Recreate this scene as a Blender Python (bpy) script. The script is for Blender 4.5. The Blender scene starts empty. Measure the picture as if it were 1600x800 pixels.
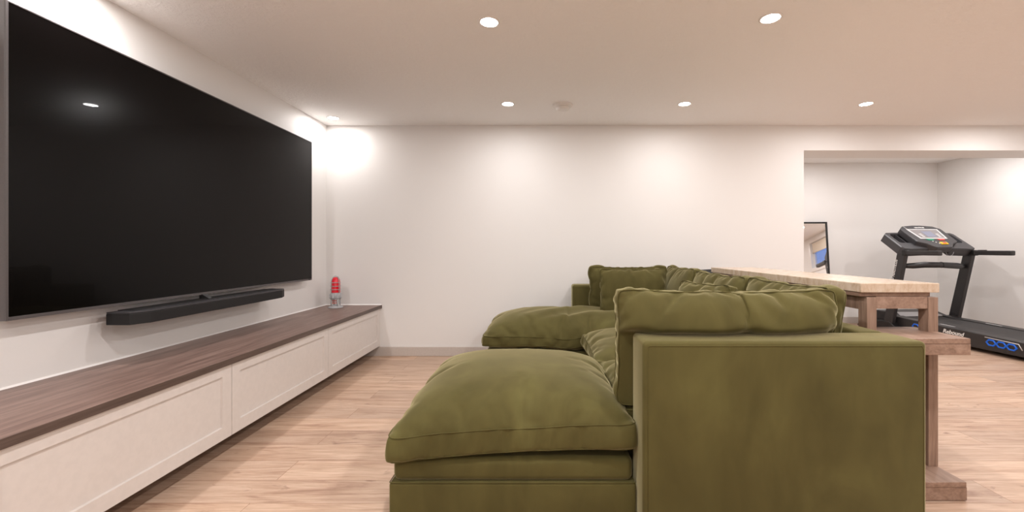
import bpy, bmesh, math, random
import numpy as np
from mathutils import Vector, Matrix, Euler, noise

random.seed(4)
sc = bpy.context.scene
PI = math.pi
H = 2.30                       # ceiling height
BACK = 4.281                   # back wall
LEFT = -2.141                  # left wall
OPEN = 2.626                   # left jamb of the alcove opening
GB, GR = 6.165, 5.705          # alcove back and right walls
FRONT, RIGHT = -2.2, 5.83       # walls behind and right of the camera

# ------------------------------------------------------------------ camera
cam = bpy.data.cameras.new('camera')
cam.sensor_width = 36.0
cam.lens = 36.0 * 670 / 1600
cam.shift_x = -45 / 1600
cam.shift_y = -11 / 1600
cam.clip_start = 0.02
cam_ob = bpy.data.objects.new('camera', cam)
sc.collection.objects.link(cam_ob)
cam_ob.location = (0, 0, 1.067)
cam_ob.rotation_euler = (PI / 2, 0, 0)
sc.camera = cam_ob

# ------------------------------------------------------------------ world, exposure
world = bpy.data.worlds.new('world')
sc.world = world
world.use_nodes = True
bg = world.node_tree.nodes['Background']
bg.inputs[0].default_value = (0.22, 0.35, 0.80, 1)
bg.inputs[1].default_value = 1.0
vs_ = sc.view_settings
vs_.view_transform = 'Standard'
vs_.look = 'None'
vs_.gamma = 1.0
vs_.use_curve_mapping = False
vs_.exposure = 0.03
LAMP_W = 11.0
LAMP_COL = (1.0, 0.97, 0.965)
LAMP_SPREAD = PI

# ------------------------------------------------------------------ materials
def s2l(c):
    return tuple(((x / 255) / 12.92 if x / 255 <= 0.04045 else ((x / 255 + 0.055) / 1.055) ** 2.4) for x in c)

def mat(name, col, rough=0.6, metal=0.0, spec=0.5, **kw):
    m = bpy.data.materials.new(name)
    m.use_nodes = True
    b = m.node_tree.nodes['Principled BSDF']
    b.inputs['Base Color'].default_value = (*col, 1)
    b.inputs['Roughness'].default_value = rough
    b.inputs['Metallic'].default_value = metal
    b.inputs['Specular IOR Level'].default_value = spec
    for k, v in kw.items():
        b.inputs[k.replace('_', ' ')].default_value = v
    return m

class NT:
    def __init__(s, m):
        s.t = m.node_tree; s.n = s.t.nodes; s.b = s.n['Principled BSDF']
    def new(s, ty, **kw):
        n = s.n.new(ty)
        for k, v in kw.items():
            if k.startswith('i_'):
                n.inputs[k[2:]].default_value = v
            else:
                setattr(n, k, v)
        return n
    def link(s, a, b): s.t.links.new(a, b)
    def coords(s, scale=(1, 1, 1), rot=(0, 0, 0)):
        c = s.new('ShaderNodeTexCoord'); m = s.new('ShaderNodeMapping')
        m.inputs['Scale'].default_value = scale
        m.inputs['Rotation'].default_value = rot
        s.link(c.outputs['Object'], m.inputs['Vector'])
        return m.outputs[0]
    def noise(s, vec, scale=5, detail=4, rough=0.5, dist=0.0):
        n = s.new('ShaderNodeTexNoise')
        n.inputs['Scale'].default_value = scale; n.inputs['Detail'].default_value = detail
        n.inputs['Roughness'].default_value = rough; n.inputs['Distortion'].default_value = dist
        s.link(vec, n.inputs['Vector']); return n.outputs['Fac']
    def ramp(s, fac, stops):
        r = s.new('ShaderNodeValToRGB')
        e = r.color_ramp.elements
        while len(e) < len(stops): e.new(0.5)
        for el, (p, c) in zip(e, stops):
            el.position = p; el.color = (*c, 1)
        s.link(fac, r.inputs[0]); return r.outputs[0]
    def mix(s, f, a, b, mode='MIX'):
        m = s.new('ShaderNodeMix', data_type='RGBA', blend_type=mode)
        if isinstance(f, (int, float)): m.inputs[0].default_value = f
        else: s.link(f, m.inputs[0])
        for v, k in ((a, 6), (b, 7)):
            if isinstance(v, tuple): m.inputs[k].default_value = (*v, 1)
            else: s.link(v, m.inputs[k])
        return m.outputs[2]
    def bump(s, h, strength=0.3, dist=0.002):
        b = s.new('ShaderNodeBump'); b.inputs['Strength'].default_value = strength
        b.inputs['Distance'].default_value = dist
        s.link(h, b.inputs['Height']); s.link(b.outputs[0], s.b.inputs['Normal'])

def m_wall():
    m = mat('wall paint', (0.81, 0.79, 0.77), 0.55, spec=0.3)
    n = NT(m); h = n.noise(n.coords(), 220, 3)
    n.bump(h, 0.12, 0.001)
    return m

def m_ceiling():
    m = mat('ceiling texture', (0.93, 0.915, 0.90), 0.9, spec=0.1)
    n = NT(m); v = n.coords()
    h = n.noise(v, 38, 5, 0.62, 0.4)
    r = n.ramp(h, [(0.42, (0, 0, 0)), (0.62, (1, 1, 1))])
    n.bump(r, 0.4, 0.005)
    return m

def m_floor():
    m = mat('oak vinyl planks', (0.46, 0.35, 0.26), 0.42, spec=0.4)
    n = NT(m); v = n.coords()
    br = n.new('ShaderNodeTexBrick')
    br.offset = 0.37; br.offset_frequency = 2
    br.inputs['Scale'].default_value = 1.0
    br.inputs['Brick Width'].default_value = 1.22
    br.inputs['Row Height'].default_value = 0.18
    br.inputs['Mortar Size'].default_value = 0.0011
    br.inputs['Color1'].default_value = (0, 0, 0, 1)
    br.inputs['Color2'].default_value = (1, 1, 1, 1)
    br.inputs['Mortar'].default_value = (0.5, 0.5, 0.5, 1)
    n.link(v, br.inputs['Vector'])
    # shift the grain from plank to plank
    add = n.new('ShaderNodeVectorMath', operation='MULTIPLY_ADD')
    n.link(br.outputs['Color'], add.inputs[0]); add.inputs[1].default_value = (7.3, 3.1, 5.0)
    n.link(v, add.inputs[2])
    mp = n.new('ShaderNodeMapping'); mp.inputs['Scale'].default_value = (1.1, 9, 1)
    n.link(add.outputs[0], mp.inputs['Vector'])
    g1 = n.noise(mp.outputs[0], 1.6, 8, 0.62, 0.9)
    mp2 = n.new('ShaderNodeMapping'); mp2.inputs['Scale'].default_value = (3, 55, 1)
    n.link(add.outputs[0], mp2.inputs['Vector'])
    g2 = n.noise(mp2.outputs[0], 2.0, 5, 0.6, 0.3)
    mp3 = n.new('ShaderNodeMapping'); mp3.inputs['Scale'].default_value = (3.2, 9, 1)
    n.link(add.outputs[0], mp3.inputs['Vector'])
    kn = n.noise(mp3.outputs[0], 1.5, 3, 0.5, 1.5)
    base = n.ramp(g1, [(0.28, s2l((168, 134, 114))), (0.45, s2l((203, 173, 150))), (0.6, s2l((217, 190, 168))), (0.8, s2l((196, 164, 143)))])
    fine = n.ramp(g2, [(0.3, s2l((205, 190, 178))), (0.6, (1, 1, 1))])
    c = n.mix(0.55, base, fine, 'MULTIPLY')
    knr = n.ramp(kn, [(0.66, (0, 0, 0)), (0.78, (1, 1, 1))])
    c = n.mix(knr, c, s2l((150, 118, 100)))
    tone = n.ramp(br.outputs['Color'], [(0.0, (0.80, 0.79, 0.79)), (1.0, (1.0, 0.98, 0.955))])
    c = n.mix(1.0, c, tone, 'MULTIPLY')
    c = n.mix(br.outputs['Fac'], c, s2l((140, 105, 82)))
    n.link(c, n.b.inputs['Base Color'])
    n.bump(g2, 0.08, 0.001)
    return m

def m_wood(name, dark, mid, light, scale=(2, 30, 30), rough=0.45):
    m = mat(name, mid, rough, spec=0.35)
    n = NT(m)
    v = n.coords(scale)
    g = n.noise(v, 1.4, 6, 0.6, 0.8)
    c = n.ramp(g, [(0.3, dark), (0.5, mid), (0.72, light)])
    v2 = n.coords(tuple(x * 4 for x in scale))
    g2 = n.noise(v2, 1.5, 3)
    c = n.mix(0.35, c, n.ramp(g2, [(0.35, (0.55, 0.5, 0.47)), (0.6, (1, 1, 1))]), 'MULTIPLY')
    n.link(c, n.b.inputs['Base Color'])
    n.bump(g2, 0.1, 0.001)
    return m

def m_velvet(sheen=0.75):
    m = mat('olive velvet', (0.1, 0.1, 0.03), 0.85, spec=0.15)
    n = NT(m)
    g = n.noise(n.coords((1.3, 1.3, 0.7)), 2.6, 4, 0.55, 1.2)
    g2 = n.noise(n.coords((6, 6, 1.6)), 1.6, 3, 0.5, 0.5)
    c = n.ramp(g, [(0.25, VEL_D), (0.52, VEL_M), (0.8, VEL_L)])
    c = n.mix(0.22, c, n.ramp(g2, [(0.35, VEL_D), (0.65, VEL_L)]))
    n.link(c, n.b.inputs['Base Color'])
    n.b.inputs['Sheen Weight'].default_value = sheen
    n.b.inputs['Sheen Roughness'].default_value = 0.35
    n.b.inputs['Sheen Tint'].default_value = (0.78, 0.70, 0.42, 1)
    w = n.noise(n.coords(), 900, 2)
    n.bump(w, 0.15, 0.0006)
    return m
VEL_D, VEL_M, VEL_L = s2l((70, 64, 34)), s2l((83, 76, 42)), s2l((96, 91, 52))

def m_stone():
    m = mat('travertine', (0.7, 0.6, 0.48), 0.25, spec=0.5)
    n = NT(m)
    g = n.noise(n.coords((9, 9, 4)), 4.0, 7, 0.7, 0.4)
    c = n.ramp(g, [(0.3, s2l((182, 156, 130))), (0.5, s2l((202, 182, 160))), (0.7, s2l((213, 199, 183)))])
    n.link(c, n.b.inputs['Base Color'])
    return m

def m_speckle(name, col, rough, amt=0.25, scale=300, bump=0.12):
    m = mat(name, col, rough)
    n = NT(m)
    g = n.noise(n.coords(), scale, 2)
    lo = tuple(c * (1 - amt) for c in col); hi = tuple(min(1, c * (1 + amt)) for c in col)
    n.link(n.ramp(g, [(0.35, lo), (0.65, hi)]), n.b.inputs['Base Color'])
    if bump: n.bump(g, bump, 0.0008)
    return m

def m_emit(name, col, strength):
    m = mat(name, (0.9, 0.9, 0.9), 0.4)
    b = m.node_tree.nodes['Principled BSDF']
    b.inputs['Emission Color'].default_value = (*col, 1)
    b.inputs['Emission Strength'].default_value = strength
    return m

M = dict(
    wall=m_wall(), ceiling=m_ceiling(), floor=m_floor(), velvet=m_velvet(), piping=m_velvet(0.15), stone=m_stone(),
    trim=m_speckle('trim paint', (0.56, 0.50, 0.455), 0.4, 0.03, 60, 0),
    white_trim=m_speckle('white satin trim', (0.78, 0.75, 0.72), 0.4, 0.02, 60, 0),
    cabinet=m_speckle('cabinet paint', (0.66, 0.61, 0.575), 0.33, 0.02, 40, 0),
    cabinet_gap=m_speckle('cabinet carcass', (0.30, 0.25, 0.22), 0.6, 0.05, 40),
    top=m_wood('grey brown laminate', s2l((104, 82, 75)), s2l((128, 104, 95)), s2l((150, 126, 116)), (26, 1.6, 26), 0.38),
    top_edge=m_wood('dark laminate edge', s2l((80, 66, 60)), s2l((92, 77, 70)), s2l((102, 86, 79)), (26, 1.6, 26), 0.4),
    wood=m_wood('brown stained oak', s2l((130, 104, 89)), s2l((152, 125, 108)), s2l((170, 143, 126)), (14, 1.8, 18), 0.45),
    wood_v=m_wood('brown stained oak upright', s2l((128, 103, 88)), s2l((150, 124, 107)), s2l((168, 142, 125)), (24, 24, 1.8), 0.45),
    screen=mat('television glass', (0.002, 0.0015, 0.0015), 0.20, IOR=1.2, Coat_Weight=0.25, Coat_Roughness=0.01, Coat_IOR=1.25),
    bezel=m_speckle('dark metal bezel', (0.09, 0.08, 0.08), 0.3, 0.05),
    black=m_speckle('black plastic', (0.008, 0.007, 0.007), 0.5, 0.2),
    grille=m_speckle('black speaker mesh', (0.006, 0.0055, 0.006), 0.7, 0.4, 700),
    graytop=m_speckle('charcoal satin plastic', (0.040, 0.038, 0.042), 0.4, 0.1),
    dkgray=m_speckle('dark grey plastic', (0.026, 0.024, 0.025), 0.42, 0.15),
    consolegray=m_speckle('charcoal console plastic', (0.050, 0.048, 0.052), 0.4, 0.1),
    belt=m_speckle('black running belt', (0.04, 0.037, 0.037), 0.75, 0.3, 500),
    silver=mat('silver plastic', (0.72, 0.71, 0.71), 0.35, 0.2),
    galv=m_speckle('galvanised cast metal', (0.40, 0.40, 0.41), 0.38, 0.12, 160),
    red=mat('red glass', (0.75, 0.01, 0.03), 0.15, Coat_Weight=0.6),
    redprint=mat('red print', (0.7, 0.15, 0.12), 0.5),
    caulk=mat('white sealant', (0.88, 0.86, 0.84), 0.5),
    white=mat('white plastic', (0.80, 0.77, 0.74), 0.4),
    print_white=mat('white lettering', (0.85, 0.84, 0.82), 0.5),
    blue=mat('blue rubber', (0.005, 0.14, 0.75), 0.4),
    green=mat('green key', (0.03, 0.30, 0.18), 0.4),
    redkey=mat('red key', (0.65, 0.08, 0.07), 0.4),
    yellow=mat('yellow key', (0.9, 0.55, 0.02), 0.4),
    lcd=mat('blue grey display', (0.24, 0.25, 0.33), 0.3),
    panel=m_speckle('grey console face', (0.26, 0.24, 0.24), 0.3, 0.1),
    hoodgray=m_speckle('light grey plastic', (0.36, 0.35, 0.36), 0.35, 0.05),
    lens=m_emit('lamp diffuser', (1.0, 0.97, 0.93), 24.0),
    mirror=mat('mirror silver', (0.93, 0.93, 0.93), 0.01, 1.0),
    leather=m_speckle('black leather', (0.02, 0.02, 0.024), 0.3, 0.2, 150),
    blind=mat('cream roller blind', (0.74, 0.66, 0.55), 0.8),
)
def m_clear(name, tint=(1, 1, 1)):
    m = bpy.data.materials.new(name); m.use_nodes = True
    t = m.node_tree; t.nodes.clear()
    o = t.nodes.new('ShaderNodeOutputMaterial'); mx = t.nodes.new('ShaderNodeMixShader')
    tr = t.nodes.new('ShaderNodeBsdfTransparent'); gl = t.nodes.new('ShaderNodeBsdfGlossy')
    fr = t.nodes.new('ShaderNodeLayerWeight'); gl.inputs['Roughness'].default_value = 0.03
    fr.inputs[0].default_value = 0.5
    pw = t.nodes.new('ShaderNodeMath'); pw.operation = 'POWER'; pw.inputs[1].default_value = 4.0
    ml = t.nodes.new('ShaderNodeMath'); ml.operation = 'MULTIPLY_ADD'; ml.inputs[1].default_value = 0.5; ml.inputs[2].default_value = 0.03
    t.links.new(fr.outputs['Facing'], pw.inputs[0]); t.links.new(pw.outputs[0], ml.inputs[0])
    tr.inputs[0].default_value = (*tint, 1)
    t.links.new(ml.outputs[0], mx.inputs[0]); t.links.new(tr.outputs[0], mx.inputs[1])
    t.links.new(gl.outputs[0], mx.inputs[2]); t.links.new(mx.outputs[0], o.inputs[0])
    return m
M['glass'] = m_clear('clear glass', (0.96, 0.97, 0.97))

# ------------------------------------------------------------------ helpers
def root_of(p):
    off = Vector((0, 0, 0))
    return p

def world_off(p):
    off = Vector((0, 0, 0))
    while p is not None:
        off += p.location; p = p.parent
    return off

def obj(name, bm, material, parent=None, local=False, smooth=False, origin=None):
    """Link a bmesh as one mesh object.  Coordinates are world metres unless local."""
    me = bpy.data.meshes.new(name)
    if not local:
        off = world_off(parent) if parent else Vector(origin or (0, 0, 0))
        if off.length > 0:
            bmesh.ops.translate(bm, verts=bm.verts, vec=-off)
    bm.to_mesh(me); bm.free()
    o = bpy.data.objects.new(name, me)
    mats = material if isinstance(material, (list, tuple)) else [material]
    for m in mats: me.materials.append(m)
    if smooth:
        for p in me.polygons: p.use_smooth = True
    sc.collection.objects.link(o)
    if parent: o.parent = parent
    elif origin: o.location = origin
    return o

def thing(name, label, cat, loc, group=None, rz=0.0):
    o = bpy.data.objects.new(name, None)
    o.empty_display_size = 0.1
    sc.collection.objects.link(o)
    o.location = loc; o.rotation_euler = (0, 0, rz)
    o['label'] = label; o['category'] = cat
    if group: o['group'] = group
    return o

def tag(o, label, cat, group=None):
    o['label'] = label; o['category'] = cat
    if group: o['group'] = group
    return o

def struct(o):
    o['kind'] = 'structure'; return o

def box(bm, x0, x1, y0, y1, z0, z1, bev=0.0, seg=2, mi=0, mtx=None):
    r = bmesh.ops.create_cube(bm, size=1.0)
    vs = r['verts']
    bmesh.ops.scale(bm, verts=vs, vec=(x1 - x0, y1 - y0, z1 - z0))
    bmesh.ops.translate(bm, verts=vs, vec=((x0 + x1) / 2, (y0 + y1) / 2, (z0 + z1) / 2))
    fs = {f for v in vs for f in v.link_faces}
    if bev > 0:
        es = list({e for v in vs for e in v.link_edges})
        r2 = bmesh.ops.bevel(bm, geom=es, offset=bev, segments=seg, profile=0.5, affect='EDGES')
        fs = {f for v in r2['verts'] for f in v.link_faces} | {f for f in fs if f.is_valid}
        vs = list({v for f in fs for v in f.verts})
    for f in fs: f.material_index = mi
    if mtx is not None: bmesh.ops.transform(bm, matrix=mtx, verts=vs)
    return vs

def prism(bm, pts, axis, a0, a1, bev=0.0, seg=2, mi=0):
    """Extrude a 2D outline along axis ('x': pts are (y,z), 'y': (x,z), 'z': (x,y))."""
    def P(p, a):
        return {'x': (a, p[0], p[1]), 'y': (p[0], a, p[1]), 'z': (p[0], p[1], a)}[axis]
    A = [bm.verts.new(P(p, a0)) for p in pts]
    B = [bm.verts.new(P(p, a1)) for p in pts]
    n = len(pts)
    fs = [bm.faces.new(A), bm.faces.new(B[::-1])]
    for i in range(n):
        fs.append(bm.faces.new((A[i], B[i], B[(i + 1) % n], A[(i + 1) % n])))
    bmesh.ops.recalc_face_normals(bm, faces=fs)
    if bev > 0:
        es = list({e for f in fs for e in f.edges})
        r = bmesh.ops.bevel(bm, geom=es, offset=bev, segments=seg, profile=0.5, affect='EDGES')
        fs = r['faces']
    for f in fs:
        if f.is_valid: f.material_index = mi
    return fs

def tube(bm, pts, r, n=10, closed=False, mi=0, caps=True):
    pts = [Vector(p) for p in pts]
    rings = []
    N = len(pts)
    up0 = Vector((0, 0, 1))
    prev = None
    for i, p in enumerate(pts):
        if closed: t = pts[(i + 1) % N] - pts[i - 1]
        else: t = pts[min(i + 1, N - 1)] - pts[max(i - 1, 0)]
        if t.length < 1e-9: t = Vector((1, 0, 0))
        t.normalize()
        if prev is None:
            u = t.cross(up0)
            if u.length < 1e-3: u = t.cross(Vector((1, 0, 0)))
        else:
            u = prev - t * prev.dot(t)
            if u.length < 1e-6: u = t.cross(up0)
        u.normalize(); prev = u
        w = t.cross(u)
        rr = r[i] if isinstance(r, (list, tuple)) else r
        rings.append([bm.verts.new(p + (u * math.cos(2 * PI * k / n) + w * math.sin(2 * PI * k / n)) * rr) for k in range(n)])
    m = N if closed else N - 1
    for i in range(m):
        a, b = rings[i], rings[(i + 1) % N]
        for k in range(n):
            f = bm.faces.new((a[k], a[(k + 1) % n], b[(k + 1) % n], b[k])); f.material_index = mi; f.smooth = True
    if not closed and caps:
        bm.faces.new(rings[0][::-1]).material_index = mi; bm.faces.new(rings[-1]).material_index = mi

def lathe(bm, prof, c=(0, 0, 0), n=40, mi=0):
    rings = []
    for r, z in prof:
        if r < 1e-6: rings.append([bm.verts.new((c[0], c[1], c[2] + z))])
        else: rings.append([bm.verts.new((c[0] + r * math.cos(2 * PI * k / n), c[1] + r * math.sin(2 * PI * k / n), c[2] + z)) for k in range(n)])
    fs = []
    for a, b in zip(rings, rings[1:]):
        for k in range(n):
            k2 = (k + 1) % n
            vs = [a[k % len(a)], a[k2 % len(a)], b[k2 % len(b)], b[k % len(b)]]
            u = []
            for v in vs:
                if v not in u: u.append(v)
            if len(u) > 2:
                f = bm.faces.new(u); f.material_index = mi; f.smooth = True; fs.append(f)
    bmesh.ops.recalc_face_normals(bm, faces=fs)

def text_bm(s, size, mtx, depth=0.0008, shear=0.0, bold=0.0):
    cu = bpy.data.curves.new('t', 'FONT')
    cu.body = s; cu.size = size; cu.extrude = depth; cu.shear = shear; cu.offset = bold
    cu.align_x = 'CENTER'; cu.align_y = 'CENTER'
    o = bpy.data.objects.new('t', cu); sc.collection.objects.link(o)
    dg = bpy.context.evaluated_depsgraph_get()
    me = bpy.data.meshes.new_from_object(o.evaluated_get(dg))
    bm = bmesh.new(); bm.from_mesh(me)
    bmesh.ops.transform(bm, matrix=mtx, verts=bm.verts)
    bpy.data.objects.remove(o); bpy.data.curves.remove(cu); bpy.data.meshes.remove(me)
    return bm

def B(): return bmesh.new()

# ------------------------------------------------------------------ setting
T = 0.12
bm = B(); box(bm, LEFT - T, RIGHT + T, FRONT - T, GB + T, -0.1, 0.0)
struct(obj('floor', bm, M['floor']))
bm = B(); box(bm, LEFT - T, RIGHT + T, FRONT - T, GB + T, H, H + 0.1)
struct(obj('ceiling', bm, M['ceiling']))
bm = B(); box(bm, LEFT - T, LEFT, FRONT - T, BACK + T, 0, H)
struct(obj('wall_left', bm, M['wall']))
bm = B()
box(bm, LEFT - T, OPEN, BACK, BACK + T, 0, H)                       # main run
box(bm, OPEN, RIGHT, BACK, 4.643, 2.051, H)                         # bulkhead over the opening
struct(obj('wall_back', bm, M['wall']))
bm = B(); box(bm, OPEN - T, OPEN, BACK + T, GB + T, 0, H)
struct(obj('wall_alcove_left', bm, M['wall']))
bm = B(); box(bm, OPEN, GR + T, GB, GB + T, 0, H)
struct(obj('wall_alcove_back', bm, M['wall']))
bm = B(); box(bm, GR, GR + T, 4.643, GB, 0, H); 
struct(obj('wall_alcove_right', bm, M['wall']))
bm = B(); box(bm, GR + T, RIGHT + T, 4.643, 4.643 + T, 0, H)
struct(obj('wall_return', bm, M['wall']))
bm = B(); box(bm, LEFT, RIGHT, FRONT - T, FRONT, 0, H)
struct(obj('wall_front', bm, M['wall']))
# right wall with a window hole
WY0, WY1, WZ0, WZ1 = 0.94, 2.05, 1.52, 2.16
bm = B()
box(bm, RIGHT, RIGHT + T, FRONT, WY0, 0, H)
box(bm, RIGHT, RIGHT + T, WY1, GB, 0, H)
box(bm, RIGHT, RIGHT + T, WY0, WY1, 0, WZ0)
box(bm, RIGHT, RIGHT + T, WY0, WY1, WZ1, H)
struct(obj('wall_right', bm, M['wall']))
win = thing('window_1', 'small basement window with half lowered cream blind', 'window', (RIGHT, (WY0 + WY1) / 2, WZ0))
del win['category']; del win['label']; struct(win)
bm = B(); w = 0.085
box(bm, RIGHT - 0.018, RIGHT, WY0 - w, WY0, WZ0 - w, WZ1 + w, 0.003)
box(bm, RIGHT - 0.018, RIGHT, WY1, WY1 + w, WZ0 - w, WZ1 + w, 0.003)
box(bm, RIGHT - 0.018, RIGHT, WY0, WY1, WZ1, WZ1 + w, 0.003)
box(bm, RIGHT - 0.018, RIGHT, WY0, WY1, WZ0 - w, WZ0, 0.003)
obj('window_casing', bm, M['white_trim'], win)
bm = B(); w = 0.05
box(bm, RIGHT + 0.05, RIGHT + 0.09, WY0, WY0 + w, WZ0, WZ1, 0.003)
box(bm, RIGHT + 0.05, RIGHT + 0.09, WY1 - w, WY1, WZ0, WZ1, 0.003)
box(bm, RIGHT + 0.05, RIGHT + 0.09, WY0 + w, WY1 - w, WZ1 - w, WZ1, 0.003)
box(bm, RIGHT + 0.05, RIGHT + 0.09, WY0 + w, WY1 - w, WZ0, WZ0 + w, 0.003)
obj('window_frame', bm, M['white_trim'], win)
bm = B(); box(bm, RIGHT + 0.066, RIGHT + 0.072, WY0 + w, WY1 - w, WZ0 + w, WZ1 - w)
obj('window_pane', bm, M['glass'], win)
bm = B(); box(bm, RIGHT + 0.03, RIGHT + 0.034, WY0 + 0.02, WY1 - 0.02, WZ0 + 0.39, WZ1 - 0.01)
tube(bm, [(RIGHT + 0.032, WY0 + 0.02, WZ0 + 0.39), (RIGHT + 0.032, WY1 - 0.02, WZ0 + 0.39)], 0.012)
obj('window_blind', bm, M['blind'], win)

def baseboard(name, pts):
    """pts: (x0,x1,y0,y1) plan rectangle of the board."""
    x0, x1, y0, y1 = pts
    bm = B(); box(bm, x0, x1, y0, y1, 0, 0.092, 0.003)
    struct(obj(name, bm, M['trim']))
bt = 0.014
baseboard('baseboard_back', (LEFT + bt, OPEN, BACK - bt, BACK))
baseboard('baseboard_left', (LEFT, LEFT + bt, FRONT, BACK))
baseboard('baseboard_alcove_left', (OPEN, OPEN + bt, BACK, GB - bt))
baseboard('baseboard_alcove_back', (OPEN, GR, GB - bt, GB))
baseboard('baseboard_alcove_right', (GR - bt, GR, 4.643, GB - bt))

# ------------------------------------------------------------------ ceiling lamps
def lamp(x, y, label, group='round recessed ceiling lamps', power=LAMP_W):
    t = thing('recessed_ceiling_light', label, 'ceiling light', (x, y, H), group)
    bm = B(); lathe(bm, [(0.058, 0.0), (0.058, -0.003), (0.052, -0.006), (0.046, -0.004), (0.046, 0.0)], (x, y, H))
    obj('trim_ring', bm, M['white'], t)
    bm = B(); lathe(bm, [(0.0, -0.0075), (0.03, -0.0065), (0.0455, -0.004), (0.0455, 0.0)], (x, y, H))
    obj('diffuser', bm, M['lens'], t)
    L = bpy.data.lights.new('lamp_light', 'AREA')
    L.shape = 'DISK'; L.size = 0.09; L.energy = power; L.color = LAMP_COL; L.spread = LAMP_SPREAD
    o = bpy.data.objects.new('lamp_light', L)
    sc.collection.objects.link(o); o.parent = t; o.location = (0, 0, -0.012)
    return t

lamp(-1.95, 4.03, 'small recessed ceiling lamp in the corner above the television', power=3.8)
lamp(-0.28, 3.64, 'recessed ceiling lamp between the corner lamp and the smoke detector', power=6.8)
lamp(1.22, 3.64, 'recessed ceiling lamp just right of the smoke detector', power=6.8)
lamp(2.76, 3.64, 'recessed ceiling lamp above the left end of the alcove opening', power=6.8)
lamp(-0.28, 2.327, 'larger nearer recessed ceiling lamp left of the middle of the ceiling', power=9.5)
lamp(1.226, 2.288, 'larger nearer recessed ceiling lamp right of the middle of the ceiling', power=9.5)
for x, y, pw, where in (
        (-1.95, 1.85, 10, 'over the console, above the near half of the television'),
        (-1.95, 0.0, 15, 'over the near end of the console, left of the camera'), (-0.28, 0.95, 17, 'just ahead of and above the camera'),
        (1.226, 0.95, 17, 'above the near end of the sofa'), (2.76, 2.29, 11, 'right of the stone-topped table, level with its near half'),
        (4.3, 2.29, 11, 'between the table and the right wall'), (4.3, 3.64, 11, 'in front of the alcove opening, right of the last lamp in view'),
        (2.76, 0.95, 11, 'to the right of the near end of the sofa'), (5.2, 2.2, 11, 'beside the right wall, past the window'),
        (5.2, -0.7, 11, 'beside the right wall, behind the camera'), (4.3, -0.5, 11, 'behind the camera towards the window'),
        (-0.28, -0.6, 17, 'directly behind the camera'), (1.226, -0.6, 17, 'behind the camera to its right'),
        (-1.95, -1.9, 10, 'behind the camera along the television wall'),
        (3.75, 5.35, 11, 'inside the exercise alcove above the mirror side'), (5.05, 5.05, 11, 'inside the exercise alcove above the treadmill')):
    lamp(x, y, 'recessed ceiling lamp ' + where, 'lamps out of view', power=pw)

# smoke detector
sx, sy = 0.187, 3.67
sd = thing('smoke_detector', 'round white smoke detector on the ceiling between two lamps', 'smoke detector', (sx, sy, H))
bm = B(); lathe(bm, [(0.088, 0), (0.088, -0.006), (0.083, -0.014), (0.070, -0.017), (0.0, -0.017)], (sx, sy, H), 48)
obj('base_plate', bm, M['white'], sd)
bm = B(); lathe(bm, [(0.066, -0.017), (0.066, -0.022), (0.062, -0.024), (0.060, -0.022), (0.060, -0.034), (0.052, -0.043), (0.030, -0.046), (0, -0.0465)], (sx, sy, H), 48)
obj('cover', bm, M['white'], sd)

# ------------------------------------------------------------------ television
XS = -2.05; TY0, TY1, TZ0, TZ1 = 1.641, 3.837, 0.790, 2.024
tv = thing('television', 'very large black flat television mounted on the left wall', 'television', (XS - 0.02, (TY0 + TY1) / 2, TZ0))
bm = B(); box(bm, XS - 0.030, XS - 0.0015, TY0, TY1, TZ0, TZ1, 0.002)
obj('housing', bm, M['bezel'], tv)
bm = B(); bz = 0.009
box(bm, XS - 0.0015, XS, TY0 + bz, TY1 - bz * 0.7, TZ0 + 0.014, TZ1 - 0.006)
obj('screen', bm, M['screen'], tv)
bm = B()
box(bm, XS - 0.0015, XS + 0.002, TY0, TY0 + bz, TZ0, TZ1, 0.0006)
box(bm, XS - 0.0015, XS + 0.002, TY1 - bz * 0.7, TY1, TZ0, TZ1, 0.0006)
box(bm, XS - 0.0015, XS + 0.002, TY0 + bz, TY1 - bz * 0.7, TZ1 - 0.006, TZ1, 0.0006)
box(bm, XS - 0.0015, XS + 0.003, TY0 + bz, TY1 - bz * 0.7, TZ0, TZ0 + 0.014, 0.0006)
obj('bezel', bm, M['bezel'], tv)
bm = B(); box(bm, LEFT, XS - 0.03, 2.35, 3.15, 1.15, 1.65, 0.004)
obj('wall_mount', bm, M['black'], tv)
bm = B(); box(bm, XS + 0.001, XS + 0.005, TY1 - 0.055, TY1 - 0.025, TZ0 + 0.001, TZ0 + 0.013, 0.001)
obj('sensor', bm, M['black'], tv)

# soundbar
sb = thing('soundbar', 'long black soundbar with angled ends mounted under the television', 'soundbar', (-2.0, 2.66, 0.703))
def bar_outline(i):
    return [(-2.075 + i, 2.045 + i), (-1.962 - i, 2.045 + i), (-1.93 - i, 2.125 + i * .5), (-1.93 - i, 3.20 - i * .5), (-1.962 - i, 3.28 - i), (-2.075 + i, 3.28 - i)]
bm = B(); prism(bm, bar_outline(0), 'z', 0.703, 0.757, 0.003)
obj('speaker_grille', bm, M['grille'], sb)
bm = B(); prism(bm, bar_outline(0.001), 'z', 0.757, 0.765, 0.002)
obj('top_panel', bm, M['graytop'], sb)
bm = B(); prism(bm, [(-2.072, 2.10), (-1.99, 2.10), (-1.99, 3.22), (-2.072, 3.22)], 'z', 0.765, 0.768)
obj('top_inlay', bm, M['black'], sb)
bm = B()
prism(bm, [(-2.01, 0.768), (-1.998, 0.768), (-2.04, 0.792), (-2.06, 0.80), (-2.06, 0.768)], 'y', 2.585, 2.615, 0.001)
obj('cable_clip', bm, M['black'], sb)
bm = B(); box(bm, LEFT, -2.07, 2.25, 3.05, 0.715, 0.755, 0.003)
obj('wall_bracket', bm, M['black'], sb)

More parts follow.
